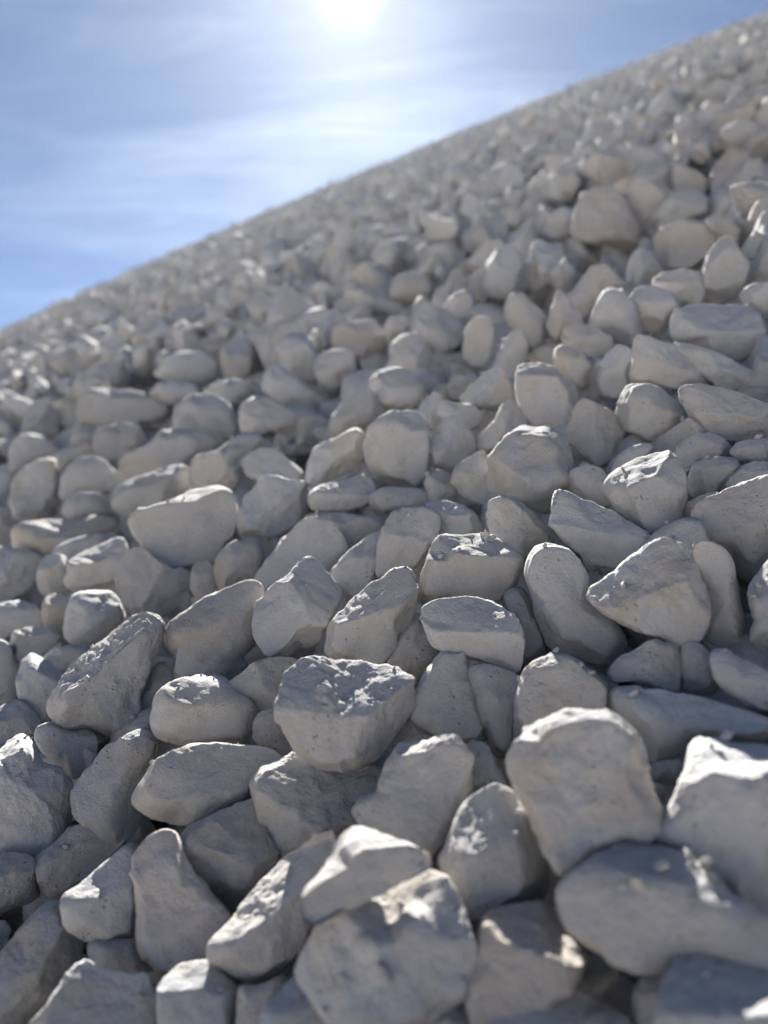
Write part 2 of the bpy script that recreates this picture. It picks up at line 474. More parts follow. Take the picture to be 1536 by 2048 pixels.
S('dark sliver of stone in the gap at the far left edge near the bottom', '-40,1850 5,1845 20,1860 10,1890 -15,1905 -50,1895', 'a', -.9)
# ---- right side, middle rows
S('big rounded triangular stone with a blue-grey upper face', '1173,1190 1183,1170 1218,1150 1268,1110 1298,1090 1318,1078 1338,1080 1358,1095 1383,1130 1403,1170 1413,1210 1413,1230 1405,1260 1390,1285 1370,1295 1345,1283 1290,1260 1245,1245 1220,1230 1190,1212', 'b', .9, [(-.25, .62, .74, .46), (.15, -.3, 1, .55), (.8, .1, .5, .75)], 'big rounded triangular stone')
S('tall smooth grey stone left of the rounded triangular stone', '1048,1150 1058,1115 1078,1090 1108,1090 1138,1100 1168,1130 1180,1160 1175,1195 1205,1220 1235,1250 1250,1280 1240,1305 1225,1320 1200,1325 1160,1318 1120,1310 1095,1290 1080,1250 1065,1200', 'r', 0, [(-.1, .3, 1, .55)], 'tall smooth grey stone')
S('round-shouldered grey block directly behind the domed pitted block', '1020,1500 1030,1440 1034,1383 1044,1357 1064,1330 1101,1313 1131,1312 1157,1320 1174,1340 1201,1357 1216,1377 1216,1417 1205,1445 1180,1490 1120,1510 1060,1515', 'b', 0, [(0, .25, 1, .5)], 'round-shouldered block')
S('small angular wedge lying under the rounded triangular stone', '1211,1343 1237,1320 1271,1297 1297,1280 1317,1278 1327,1287 1344,1282 1364,1293 1367,1317 1361,1350 1354,1383 1334,1380 1307,1373 1271,1363 1231,1363', 'a', 0, [(-.5, .35, .75, .42), (.5, .1, .85, .4)], 'small angular wedge')
S('long smooth blue-grey slab right of the domed pitted block', '1217,1377 1237,1372 1277,1372 1344,1383 1407,1400 1457,1413 1507,1430 1545,1442 1560,1465 1530,1482 1470,1478 1420,1472 1380,1485 1370,1505 1340,1518 1297,1523 1285,1485 1262,1458 1237,1440 1217,1430', 'r', 0, [(.1, .65, .75, .42)], 'long blue-grey slab')
S('tapering slab cut by the right edge above the long blue-grey slab', '1420,1310 1431,1295 1447,1297 1474,1313 1507,1330 1545,1345 1590,1380 1580,1420 1540,1424 1497,1410 1457,1387 1434,1363 1424,1330', 'b', .1)
S('pale finger-shaped stone right of the rounded triangular stone', '1383,1110 1398,1100 1428,1098 1455,1115 1468,1145 1475,1190 1490,1250 1505,1290 1490,1310 1460,1305 1430,1290 1412,1290 1405,1262 1413,1220 1403,1165', 'r', -.1, [(-.5, .1, .85, .5)], 'pale finger-shaped stone')
S('rough bluish stone cut by the right edge beside the finger-shaped stone', '1498,1190 1505,1160 1525,1135 1550,1110 1590,1130 1600,1250 1580,1330 1545,1335 1520,1310 1500,1275 1510,1240 1500,1215', 'b', .2)
S('very big rounded boulder with tan sunlit rim at the right edge', '1385,1060 1390,1020 1410,1000 1440,990 1490,965 1536,950 1600,960 1620,1050 1590,1130 1545,1120 1520,1150 1500,1165 1480,1150 1465,1125 1440,1100 1405,1098 1388,1085', 'r', .1, [(-.2, .5, .8, .62)], 'tan-rimmed boulder')
S('dark stone deep in the gap under the finger-shaped stone', '1367,1290 1400,1290 1420,1315 1430,1350 1440,1375 1410,1390 1370,1382 1362,1340', 'r', -1)
S('deep brown shaded stone left of the tall smooth grey stone', '1010,1195 1030,1175 1050,1180 1062,1220 1078,1260 1095,1295 1070,1320 1045,1335 1040,1290 1035,1240 1015,1215', 'b', -1)
S('shaded low stone under the long blue-grey slab', '1298,1530 1345,1520 1362,1525 1360,1565 1310,1565', 'r', -.8)
S('tiny dark blue stone in the black gap right of the domed block', '1300,1565 1325,1570 1330,1590 1318,1612 1305,1595', 'r', -.7)
# ---- centre
S('two-tone slab with blue-grey top and pale tan front', '847,1235 852,1215 882,1197 922,1192 972,1200 1005,1212 1025,1230 1040,1260 1043,1290 1037,1330 1030,1342 1005,1338 975,1325 930,1313 895,1308 868,1290 855,1265', 'b', .9, [(0, .75, .66, .36), (0, -.35, .95, .55)], 'two-tone slab')
S('split-faced stone with a bright sunlit triangle on its face', '649,1307 655,1277 659,1247 699,1210 728,1180 760,1155 795,1133 822,1135 834,1177 834,1213 819,1240 802,1267 789,1293 769,1320 759,1332 725,1327 685,1317 659,1313', 'a', .9, [(-.25, .8, .56, .36), (.05, -.4, .9, .42), (.75, -.25, .6, .55)], 'stone with the sunlit triangle')
S('pyramid-shaped stone with a sunlit ragged peak', '510,1250 512,1210 540,1180 575,1150 600,1120 620,1112 640,1125 655,1150 680,1180 682,1200 665,1230 655,1255 630,1285 605,1290 575,1312 550,1312 530,1300 512,1280', 'a', .7, [(.6, .6, .55, .42), (-.5, .2, .82, .38)], 'pyramid-shaped stone')
S('smooth slab leaning behind the pyramid-shaped stone', '512,1185 517,1160 540,1120 575,1075 610,1045 640,1050 670,1072 685,1100 682,1120 660,1150 640,1160 610,1165 575,1175 540,1188', 'b', -.3, [(-.2, .35, .9, .45)])
S('shaded brown stone under the stone with the sunlit triangle', '770,1325 800,1270 825,1230 850,1240 870,1300 875,1320 860,1345 835,1355 800,1340', 'r', -1)
S('narrow pointed grey stone below the two-tone slab', '829,1403 845,1363 865,1330 882,1311 910,1312 929,1317 932,1337 949,1377 959,1417 965,1460 955,1480 915,1478 870,1462 845,1445 829,1427', 'b', -.1, [(.3, .25, .9, .45)], 'narrow pointed stone')
S('dark upright sliver right of the narrow pointed stone', '940,1345 965,1338 1000,1345 1035,1360 1038,1385 1028,1440 1022,1490 1012,1512 995,1505 975,1470 962,1430 950,1380', 'b', -.5)
S('small shaded stone in the gap above the notched pale stone', '785,1490 800,1460 818,1437 840,1445 870,1462 895,1475 870,1485 845,1492 815,1492', 'a', -.8)
S('shaded bluish stone right of the notched pale stone', '935,1500 940,1487 970,1490 985,1510 1005,1555 1010,1575 975,1580 945,1598 935,1590 942,1540', 'b', -.9)
S('blocky stone with sunlit white crumbly crest in the centre', '838,1195 840,1170 855,1130 870,1090 885,1072 930,1068 975,1072 1010,1088 1038,1115 1038,1140 1020,1175 995,1200 960,1200 930,1192 890,1195 860,1208 845,1215', 'b', .7, [(-.08, .9, .45, .46), (0, -.25, .96, .5)], 'crumbly-crested stone')
S('bluish stone with a pale rim behind the sunlit triangle stone', '750,1140 755,1100 768,1055 785,1022 820,1015 850,1017 875,1025 880,1050 868,1080 850,1105 830,1130 800,1133 775,1150 755,1153', 'a', .5, [(.1, .6, .78, .42), (-.1, -.3, .93, .48)], 'pale-rimmed bluish stone')
S('shaded stone right of the leaning slab behind the pyramid-shaped stone', '660,1150 680,1125 710,1095 740,1075 765,1068 770,1100 755,1150 735,1185 700,1185 675,1172', 'b', -.3)
S('flat shaded stone under the thin prism-edged slab', '612,1035 640,1028 700,1030 750,1037 770,1055 758,1078 730,1085 700,1097 680,1105 665,1075 635,1052', 'b', -.5)
S('bluish stone just above the crumbly-crested stone', '855,1010 890,1005 920,1010 950,1030 963,1055 960,1072 930,1080 885,1078 872,1040', 'b', -.4)
S('yellowish wedge with flaky bright tip above the tall smooth grey stone', '974,1040 978,1005 1005,993 1030,995 1050,1015 1080,1045 1110,1080 1090,1090 1065,1100 1050,1125 1035,1110 1010,1090 985,1075', 'a', .4, [(-.3, .3, .9, .42)], 'yellowish flaky wedge')
S('long wedge-shaped stone lying behind the rounded triangular stone', '1098,1050 1107,1020 1107,985 1125,978 1158,998 1198,1012 1233,1028 1275,1055 1308,1073 1288,1095 1248,1125 1208,1135 1178,1138 1163,1110 1118,1070', 'a', .6, [(.12, .68, .72, .3), (-.05, -.35, .93, .38)], 'long wedge-shaped stone')
S('egg-shaped stone with a brilliant white cap on its upper left', '1213,955 1248,930 1278,915 1313,905 1338,905 1363,930 1373,970 1368,1010 1358,1040 1333,1065 1298,1060 1263,1040 1233,1020 1213,990', 'r', .9, [(-.5, .8, .38, .5), (.2, -.2, .95, .7)], 'egg stone with the white cap')
S('big lumpy boulder in the middle of the slope', '976,925 993,905 1013,875 1048,855 1088,855 1123,870 1143,900 1146,950 1138,990 1108,1025 1068,1028 1038,1005 1010,995 985,985 978,960', 'b', .5, [(-.1, .55, .8, .55)], 'lumpy middle boulder')
S('rough pitted stone left of the lumpy middle boulder', '904,965 915,940 935,920 960,908 980,920 990,960 995,990 980,1012 955,1003 925,987', 'b', -.2)
S('square-faced pale block standing upright left of the lumpy middle boulder', '727,900 735,860 755,840 785,825 820,825 848,838 858,870 858,920 855,955 830,975 795,972 755,955 735,930', 'b', .8, [(0, .75, .6, .7), (.05, 0, 1, .55)], 'square-faced upright block')
S('small peaked stone right of the square-faced upright block', '860,900 868,865 885,838 905,832 925,850 945,880 952,910 930,930 895,938 865,932', 'a', .1, [], 'small peaked stone')
S('little slanted stone above the square-faced upright block', '832,825 850,800 868,782 885,795 892,815 878,840 862,865 855,845', 'a', 0)
S('little square-ended stone above the small peaked stone', '878,830 885,808 905,806 945,810 962,830 955,850 935,860 915,842 890,842', 'a', -.1)
S('rimlit wedge left of the tall upright block', '920,800 945,770 975,745 995,738 1010,745 1020,770 1028,800 1010,815 985,820 950,810', 'a', .2, [(-.45, .6, .65, .42), (.3, -.1, .95, .45)])
S('twisted stone with a lit left edge below the tall upright block', '955,895 962,865 990,840 1000,815 1020,800 1040,815 1055,850 1030,865 1005,880 985,905 965,908', 'a', .3)
S('tall flat-topped upright block right of centre', '1033,790 1033,750 1038,730 1080,728 1110,735 1128,755 1150,775 1155,810 1140,855 1125,870 1090,858 1065,852 1045,825', 'b', .6, [(0, .88, .45, .8), (-.05, 0, 1, .5)], 'tall flat-topped upright block')
S('shaded angular stone right of the tall upright block', '1135,880 1145,830 1165,805 1190,810 1220,830 1245,865 1248,895 1230,920 1195,933 1165,925 1140,908', 'a', -.2, [(-.4, .3, .85, .45), (.5, .3, .8, .45)])
S('sloping grey stone below the twin-peaked pale slab on the right', '1232,835 1238,800 1258,770 1290,768 1320,780 1355,805 1380,840 1388,865 1365,888 1330,893 1290,875 1250,858', 'b', .3)
S('pale slab with a crusty lit left peak on the right', '1262,750 1268,700 1275,673 1300,672 1340,688 1380,710 1420,745 1432,770 1400,775 1350,778 1300,770 1268,768', 'a', .5, [(.2, .6, .75, .36), (-.1, -.3, .95, .42)], 'crusty-peaked pale slab')
S('long layered slab running out of the right edge', '1357,785 1365,770 1410,772 1470,785 1520,805 1560,820 1570,860 1540,880 1480,885 1420,865 1388,850 1375,815', 'a', .4, [(.1, .68, .7, .3), (0, -.4, .9, .4)], 'long layered slab')
S('smooth bluish slab lying behind the crusty-peaked pale slab', '1345,693 1375,688 1420,700 1470,725 1515,750 1525,770 1490,774 1440,772 1410,745 1375,715', 'a', -.1)
S('flat-topped oblong block with bluish top and cream front', '1343,650 1350,620 1400,610 1480,608 1510,620 1528,655 1520,700 1480,725 1430,708 1390,690 1350,680', 'b', .5, [(0, .85, .5, .28), (0, -.3, .95, .6)], 'flat-topped oblong block')
S('rounded stone above the egg stone with the white cap', '1355,905 1370,880 1400,868 1430,872 1455,890 1460,910 1430,922 1395,928 1375,945 1362,930', 'r', -.2)
S('small rounded stone at the right edge under the long layered slab', '1462,905 1480,885 1520,878 1560,885 1560,918 1520,928 1490,922', 'r', -.2)
S('low rounded stone right of the egg stone with the white cap', '1378,945 1390,922 1430,915 1470,917 1482,930 1465,952 1435,982 1400,997 1380,988 1373,965', 'r', 0)
S('bluish rough crown of stone above the tan-rimmed boulder', '1440,985 1455,955 1480,935 1520,925 1570,925 1590,955 1560,972 1490,975', 'b', -.3)
S('small chip stone left of the tan-rimmed boulder', '1356,1035 1368,1010 1400,993 1430,985 1440,995 1410,1010 1395,1035 1388,1058 1365,1052', 'a', -.1)
S('shaded stone peeping out behind the egg stone with the white cap', '1212,945 1230,915 1260,895 1290,888 1305,900 1275,922 1240,942 1222,955', 'r', -.3)
S('dim stone in the gap right of the lumpy middle boulder', '1140,945 1175,933 1200,940 1220,960 1222,1005 1180,1012 1145,990', 'r', -.9)
S('dim stone in the gap left of the rough pitted stone', '850,960 880,940 905,955 912,985 905,1003 862,1003', 'r', -.9)
S('low dim stone under the square-faced upright block', '742,992 770,975 830,978 860,985 875,1002 840,1015 790,1022 750,1022', 'r', -.8)
S('thin prism-edged slab left of the square-faced upright block', '617,1005 618,985 640,970 690,960 715,950 735,950 748,970 748,1000 735,1015 690,1022 640,1025 620,1018', 'a', .6, [(.05, .85, .5, .25), (0, -.2, 1, .4)], 'thin prism-edged slab')
S('four-sided prism of stone leaning on the square-faced upright block', '612,960 615,930 632,895 660,880 690,865 715,853 725,865 728,890 725,920 700,940 665,960 640,978 620,985', 'a', .4, [(-.3, .4, .86, .42), (.4, -.5, .75, .42)], 'leaning prism')
S('stone with a curling sunlit upper rim right of the shield-shaped stone', '470,1070 478,1030 490,995 510,970 525,955 555,955 590,965 615,960 613,1000 605,1035 580,1060 555,1078 520,1080', 'a', .3, [(-.3, .55, .78, .42), (.35, -.2, .9, .45)], 'stone with the curling lit rim')
S('thin arched slab with a bright edge above the curling lit rim', '480,925 500,905 530,897 560,905 590,930 612,955 595,970 560,965 525,965 500,955', 'f', .1, [(0, .5, .86, .3)])
S('large flat shield-shaped stone with a bright upper rim', '260,1050 275,1020 320,1010 355,1000 385,980 425,974 455,977 467,990 475,1025 465,1070 445,1095 430,1122 380,1130 345,1138 310,1115 285,1095', 'f', 1.0, [(0, .0, 1, .36), (.05, .92, .38, .62)], 'flat shield-shaped stone')
S('dark upright stone at the right foot of the shield-shaped stone', '430,1150 440,1110 465,1090 500,1078 515,1082 522,1110 518,1150 490,1165 455,1180 437,1180', 'r', -.3)
S('faceted grey stone under the left half of the shield-shaped stone', '235,1160 240,1130 260,1100 285,1095 310,1115 345,1138 375,1135 385,1170 370,1200 330,1235 295,1240 260,1225 245,1195', 'a', 0, [(-.35, .2, .9, .42), (.5, -.2, .8, .42)], 'faceted grey stone')
S('stone with rippled sunlit ridges at the left', '132,1160 138,1125 170,1105 210,1085 240,1070 253,1085 252,1115 240,1140 225,1170 190,1182 150,1183', 'a', .6, [(-.1, .9, .42, .36), (.05, -.3, .94, .5)], 'stone with rippled sunlit ridges')
S('rounded stone left of the rippled sunlit ridges', '75,1160 80,1130 100,1112 130,1115 140,1150 135,1180 110,1192 85,1187', 'r', -.1)
S('bluish stone lying behind the rippled sunlit ridges', '105,1112 120,1090 160,1075 200,1068 235,1070 215,1092 175,1112 140,1126', 'r', -.2)
S('angular stone cut by the left edge level with the shield-shaped stone', '-40,1130 -20,1095 20,1093 60,1105 82,1118 78,1150 50,1180 20,1200 -10,1215 -50,1190', 'a', .3, [], 'angular left edge stone')
S('long low stone with a brilliant white patch on its right end', '22,1085 30,1050 80,1040 140,1040 190,1030 228,1035 235,1060 200,1075 150,1090 100,1110 60,1105 30,1098', 'b', .4, [(.05, .85, .5, .2)], 'long low stone with a white patch')
S('stone cut by the left edge above the angular left edge stone', '-25,1090 -18,1040 0,1010 20,1020 27,1060 22,1092', 'b', 0)
S('pale tooth-shaped stone near the left edge', '20,1000 25,970 45,940 80,920 108,918 115,950 115,1000 105,1030 70,1040 30,1035', 'a', .2, [(-.2, .3, .92, .45)], 'pale tooth-shaped stone')
S('dome-shaped stone right of the pale tooth-shaped stone', '118,990 125,955 140,930 165,915 200,918 230,945 250,975 230,992 200,996 160,990 130,1002', 'r', .1, [], 'dome-shaped stone')
S('rounded stone under the dome-shaped stone on the left', '122,1028 130,1000 155,985 195,985 225,1005 235,1032 190,1036 140,1043', 'r', 0)
S('broad lumpy stone left of the shield-shaped stone', '228,1010 235,975 260,960 300,950 330,935 370,930 385,950 378,985 340,1005 320,1012 280,1022 265,1032 240,1032', 'b', .1)
S('broad bluish stone above the broad lumpy stone on the left', '235,930 255,905 300,890 320,865 360,860 410,862 440,880 430,905 400,930 370,940 330,940 290,948 255,957', 'b', .1, [], 'broad bluish stone')
S('dark rough stone left of the broad bluish stone', '190,885 200,860 240,850 275,855 288,880 272,897 240,922 210,917 195,905', 'b', -.2)
S('jagged spired stone with pale tip left of the curling lit rim', '377,960 382,920 400,910 430,905 455,885 480,868 520,865 525,885 500,905 482,925 478,960 465,985 430,978 395,988', 'a', .2, [], 'jagged spired stone')
S('long fish-shaped slab with a lit upper edge on the left', '150,840 152,815 175,780 220,778 270,782 320,795 350,815 345,835 310,848 250,850 195,852', 'b', .5, [(0, .85, .52, .5), (0, -.05, 1, .42)], 'long fish-shaped slab')
S('rounded block right of the long fish-shaped slab', '347,845 355,815 385,790 425,790 450,805 470,825 470,860 455,880 430,872 390,867 360,864', 'b', .2, [], 'block by the fish-shaped slab')
S('saddle-shaped stone with a white lit knob on its left', '480,850 483,810 505,793 530,795 560,810 590,825 612,840 610,860 580,867 540,862 510,870 490,872', 'a', .4, [(.1, .6, .78, .42)], 'saddle-shaped stone with a lit knob')
S('blunt cone-shaped stone above the saddle-shaped stone', '520,780 530,745 555,725 580,745 610,765 640,790 648,812 620,822 590,818 550,802', 'r', .1, [], 'blunt cone-shaped stone')
S('slanting roof-shaped stone left of the square-faced upright block', '655,860 665,830 695,800 725,780 745,785 762,810 760,830 730,847 690,867 670,872', 'a', .1, [], 'roof-shaped stone')
S('rounded block with rimlit top above the square-faced upright block', '735,790 740,755 770,738 800,735 830,750 850,780 845,800 820,815 790,817 755,807', 'b', .3, [(0, .75, .6, .5)], 'rimlit rounded block')
S('bluish oval stone left of the rimlit rounded block', '625,740 640,710 670,698 705,705 712,735 697,767 670,787 645,777', 'r', .1, [], 'bluish oval stone')
S('blurred upright stone left of the blunt cone-shaped stone', '440,720 450,685 470,672 500,680 512,715 502,752 475,767 450,757', 'b', .1)
S('blurred bluish mound above the block by the fish-shaped slab', '305,750 325,725 355,702 400,705 432,725 432,757 405,772 350,767', 'r', .2)
S('blurred low stone above the right end of the fish-shaped slab', '300,787 320,768 350,762 390,770 402,787 370,797 345,808 320,797', 'r', -.1)
S('blurred slanting stone left of the blunt cone-shaped stone', '405,790 430,770 470,760 500,770 507,787 480,802 450,807 425,797', 'b', -.1)
S('blurred dome with a lit speck at the far left', '18,920 22,885 45,868 85,870 115,890 127,912 105,922 70,927 40,942 22,952', 'r', .2)
S('blurred dark triangular stone left of the fish-shaped slab', '40,862 50,825 75,800 100,800 115,830 122,872 85,870 50,870', 'a', 0)
S('small blurred stone under the left end of the fish-shaped slab', '140,887 148,862 170,852 197,862 192,887 165,894', 'r', 0)
S('blurred yellowish stone above the dome-shaped stone', '108,932 115,905 150,890 185,890 197,912 170,917 140,932 122,952', 'r', -.2)
S('blurred stone cut by the left edge beside the pale tooth-shaped stone', '-25,990 -15,940 10,930 27,952 22,987 -5,1007', 'r', 0)
# ---- upper right, going out of focus
S('leaning egg-shaped stone above the tall flat-topped upright block', '1105,722 1112,695 1135,690 1165,705 1187,735 1194,762 1175,780 1150,777 1130,757 1110,742', 'r', .2, [], 'leaning egg stone')
S('rounded block behind the leaning egg stone', '1125,682 1130,655 1165,650 1200,655 1222,675 1224,707 1195,727 1180,722 1160,702 1135,692', 'b', 0)
S('bluish upright stone right of the leaning egg stone', '1198,762 1208,720 1235,695 1257,700 1264,730 1257,767 1238,792 1210,787', 'b', -.1)
S('upright bluish plate left of the tall flat-topped upright block', '980,762 990,725 1015,675 1040,665 1052,690 1050,725 1037,742 1030,767 1005,747', 'r', -.1)
S('two-faced block with a lit upper edge above the rimlit rounded block', '775,745 780,695 800,672 835,665 855,685 865,720 864,757 840,767 820,747 790,740', 'b', .3, [(-.1, .7, .65, .5)], 'two-faced lit-edged block')
S('narrow upright cream stone right of the two-faced block', '925,712 930,660 945,640 975,632 987,660 982,700 970,732 945,732', 'f', .2, [], 'narrow upright cream stone')
S('bluish stone with a bright lit crease left of the upright cream stone', '833,660 838,625 860,608 885,620 920,645 932,660 917,687 890,702 865,692 845,682', 'a', .2, [(.2, .75, .6, .35)], 'bluish stone with a lit crease')
S('slanting oval stone right of the narrow upright cream stone', '1010,640 1015,600 1030,585 1055,600 1087,625 1102,660 1097,692 1065,697 1035,672', 'r', .1, [], 'slanting oval stone')
S('pinkish stone between the slanting oval and the big smooth egg', '1093,652 1105,610 1115,580 1140,600 1162,630 1172,657 1150,660 1130,665 1110,682', 'a', 0)
S('arch-topped bluish stone standing under a tan cap', '965,572 970,530 990,505 1015,492 1035,500 1057,540 1062,572 1040,592 1010,597 980,592', 'r', .3, [], 'arch-topped bluish stone')
S('smooth greenish-grey slab on the upper right', '1305,480 1325,455 1370,443 1410,448 1432,470 1427,502 1390,532 1350,542 1325,532', 'f', .4, [(0, .2, 1, .35)], 'smooth greenish slab')
S('diamond-shaped blue-grey stone standing at the upper right', '1405,562 1415,510 1440,475 1462,470 1477,495 1499,530 1492,562 1470,592 1440,612 1415,610', 'f', .4, [(0, .15, 1, .36)], 'diamond-shaped stone')
S('bluish pointed stone left of the smooth greenish slab', '1252,547 1262,515 1285,495 1305,505 1322,535 1317,557 1280,577 1258,572', 'r', .1)
S('pale cream stone under the smooth greenish slab', '1303,562 1330,545 1370,540 1412,550 1410,587 1395,607 1360,602 1340,607 1320,587', 'b', .2, [], 'cream stone under the slab')
S('big smooth egg-shaped blurred stone in the upper right', '1178,657 1190,610 1210,580 1235,577 1262,600 1277,640 1282,677 1250,697 1215,672 1190,667', 'r', .4, [], 'big smooth egg')
S('smooth rounded stone left of the flat-topped oblong block', '1258,602 1275,575 1310,572 1347,590 1362,610 1347,637 1335,657 1310,667 1280,652', 'r', .1)
S('tall pinkish block with a crosswise groove in the upper right', '1143,472 1155,420 1165,385 1200,375 1235,385 1262,420 1282,460 1277,492 1240,507 1190,497 1160,487', 'b', .5, [(0, .5, .85, .5)], 'tall pinkish block')
S('bent pale stone below the tall pinkish block', '1118,602 1150,575 1185,530 1215,535 1252,570 1232,582 1207,590 1187,615 1165,642 1140,622', 'a', .1)
S('blurred bluish slab right of the tall pinkish block', '1298,442 1320,410 1350,385 1395,380 1417,400 1414,432 1370,442 1325,457', 'b', .2)
S('blurred pinkish stone with a lit stripe near the upper right edge', '1413,377 1430,330 1460,300 1490,305 1512,340 1502,367 1470,387 1430,397', 'a', .3, [(-.4, .65, .6, .4)], 'pinkish stone with the lit stripe')
S('blurred dim stone at the right edge below the diamond-shaped stone', '1475,592 1500,570 1540,560 1560,600 1540,627 1500,617', 'r', .1)
S('blurred rough stone left of the tall pinkish block', '1088,462 1100,430 1125,415 1147,420 1147,457 1130,472 1105,477', 'b', .2)
S('blurred rounded stone above the bluish stone with the lit crease', '778,592 785,560 810,545 845,548 867,570 862,597 830,607 800,602', 'r', .2, [], 'blurred rounded stone')
S('blurred lens stone with a lit upper edge left of the rounded stone', '688,582 705,570 740,572 780,590 817,607 802,632 760,627 720,612', 'a', .3, [(.3, .75, .5, .35)], 'blurred lit-edged lens')
S('blurred pinkish block above the bluish oval stone', '662,692 670,655 700,645 745,640 772,665 770,700 735,717 700,707', 'b', .2, [], 'blurred pinkish block')
# ---- left side, under the long low stone
S('small rounded stone below the rounded stone by the rippled ridges', '82,1232 85,1200 105,1188 130,1190 137,1230 130,1267 105,1272 90,1257', 'r', 0)
S('rounded stone under the stone with rippled sunlit ridges', '128,1252 135,1210 148,1187 190,1180 225,1185 245,1215 252,1242 225,1257 190,1287 160,1290 135,1282', 'r', .2, [], 'rounded stone under the ridges')
S('smooth bluish stone near the left edge below the angular left edge stone', '-40,1250 -20,1215 30,1202 65,1205 84,1230 80,1262 30,1270 5,1277 -30,1282', 'r', 0)
S('small tan-fronted stone left of the ridged sunlit stone', '18,1292 28,1262 60,1255 100,1260 127,1280 107,1292 85,1307 80,1327 45,1327 25,1317', 'b', 0)
S('small stone with a deep blue top beside the ridged sunlit stone', '80,1320 105,1298 140,1290 175,1288 180,1305 155,1332 125,1352 110,1347 95,1342', 'r', .1)
S('grey stone tucked behind the left side of the ridged sunlit stone', '37,1367 45,1330 65,1312 90,1325 115,1345 135,1360 115,1385 103,1420 105,1447 80,1452 60,1422 42,1392', 'b', -.2)
S('dim stone cut by the left edge beside the tan-fronted stone', '-35,1330 -10,1285 15,1290 27,1320 40,1345 42,1377 20,1402 -25,1402', 'r', -.2)
S('dark slab cut by the left edge above the crested left edge stone', '-35,1440 0,1420 35,1403 57,1420 77,1450 72,1477 50,1470 25,1477 10,1495 -25,1512', 'b', -.4)
S('dim stone deep in the gap right of the ridged sunlit stone', '278,1440 285,1385 300,1350 320,1320 334,1345 342,1360 318,1387 308,1430 302,1462', 'b', -1)
S('shaded stone under the smooth egg left of the pyramid-shaped stone', '328,1352 332,1312 360,1322 400,1342 450,1337 500,1307 512,1320 480,1350 440,1356 380,1356', 'r', -.7)
S('brownish stone in the gap under the shield-shaped stone', '383,1182 388,1130 420,1125 437,1150 432,1187 410,1197', 'r', -1)
S('angular grey stone with a bright sunlit ridge along its upper left edge', '97,1397 110,1380 147,1330 187,1297 230,1257 257,1233 293,1230 328,1242 325,1263 310,1313 293,1357 283,1380 283,1427 267,1460 240,1480 200,1467 167,1457 140,1463 107,1443 97,1417', 'a', .9, [(-.58, .74, .36, .4), (.25, -.05, .97, .46), (-.3, -.7, .6, .7)], 'ridged sunlit stone')
S('smooth egg-shaped stone with one tiny bright fleck', '328,1272 345,1240 385,1215 430,1185 480,1165 515,1160 525,1200 520,1260 500,1300 450,1335 400,1342 355,1318', 'r', .5, [(-.2, .65, .74, .55), (0, -.2, 1, .66)], 'smooth egg with one bright fleck')


# ------------------------------------------------------------------ build the traced stones
def chaikin(q, n, w=0.22):
    for _ in range(n):
        nx = np.roll(q, -1, axis=0)
        q = np.stack([q * (1 - w) + nx * w, q * w + nx * (1 - w)], 1).reshape(-1, 2)
    return q


def area_centroid(q):
    x, y = q[:, 0], q[:, 1]
    x1, y1 = np.roll(x, -1), np.roll(y, -1)
    cr = x * y1 - x1 * y
    a = cr.sum() / 2
    return abs(a), np.array([((x + x1) * cr).sum(), ((y + y1) * cr).sum()]) / (6 * a)


def radius_fn(q):
    """farthest outline hit per direction, about the origin"""
    K = 720
    th = np.linspace(-math.pi, math.pi, K, endpoint=False)
    out = np.zeros(K)
    n = len(q)
    dx, dy = np.cos(th), np.sin(th)
    for i in range(n):
        a, b_ = q[i], q[(i + 1) % n]
        e = b_ - a
        den = dx * e[1] - dy * e[0]
        with np.errstate(divide='ignore', invalid='ignore'):
            t = (a[0] * e[1] - a[1] * e[0]) / den
            s = (a[0] * dy - a[1] * dx) / den
        ok = (t > 0) & (s >= -1e-6) & (s <= 1 + 1e-6) & np.isfinite(t)
        out = np.where(ok & (t > out), t, out)
    bad = out <= 0
    if bad.any():
        out[bad] = np.interp(th[bad], th[~bad], out[~bad])
    k = np.array([1, 2, 3, 2, 1.]) / 9
    ext = np.concatenate([out[-2:], out, out[:2]])
    return th, np.convolve(ext, k, 'valid')


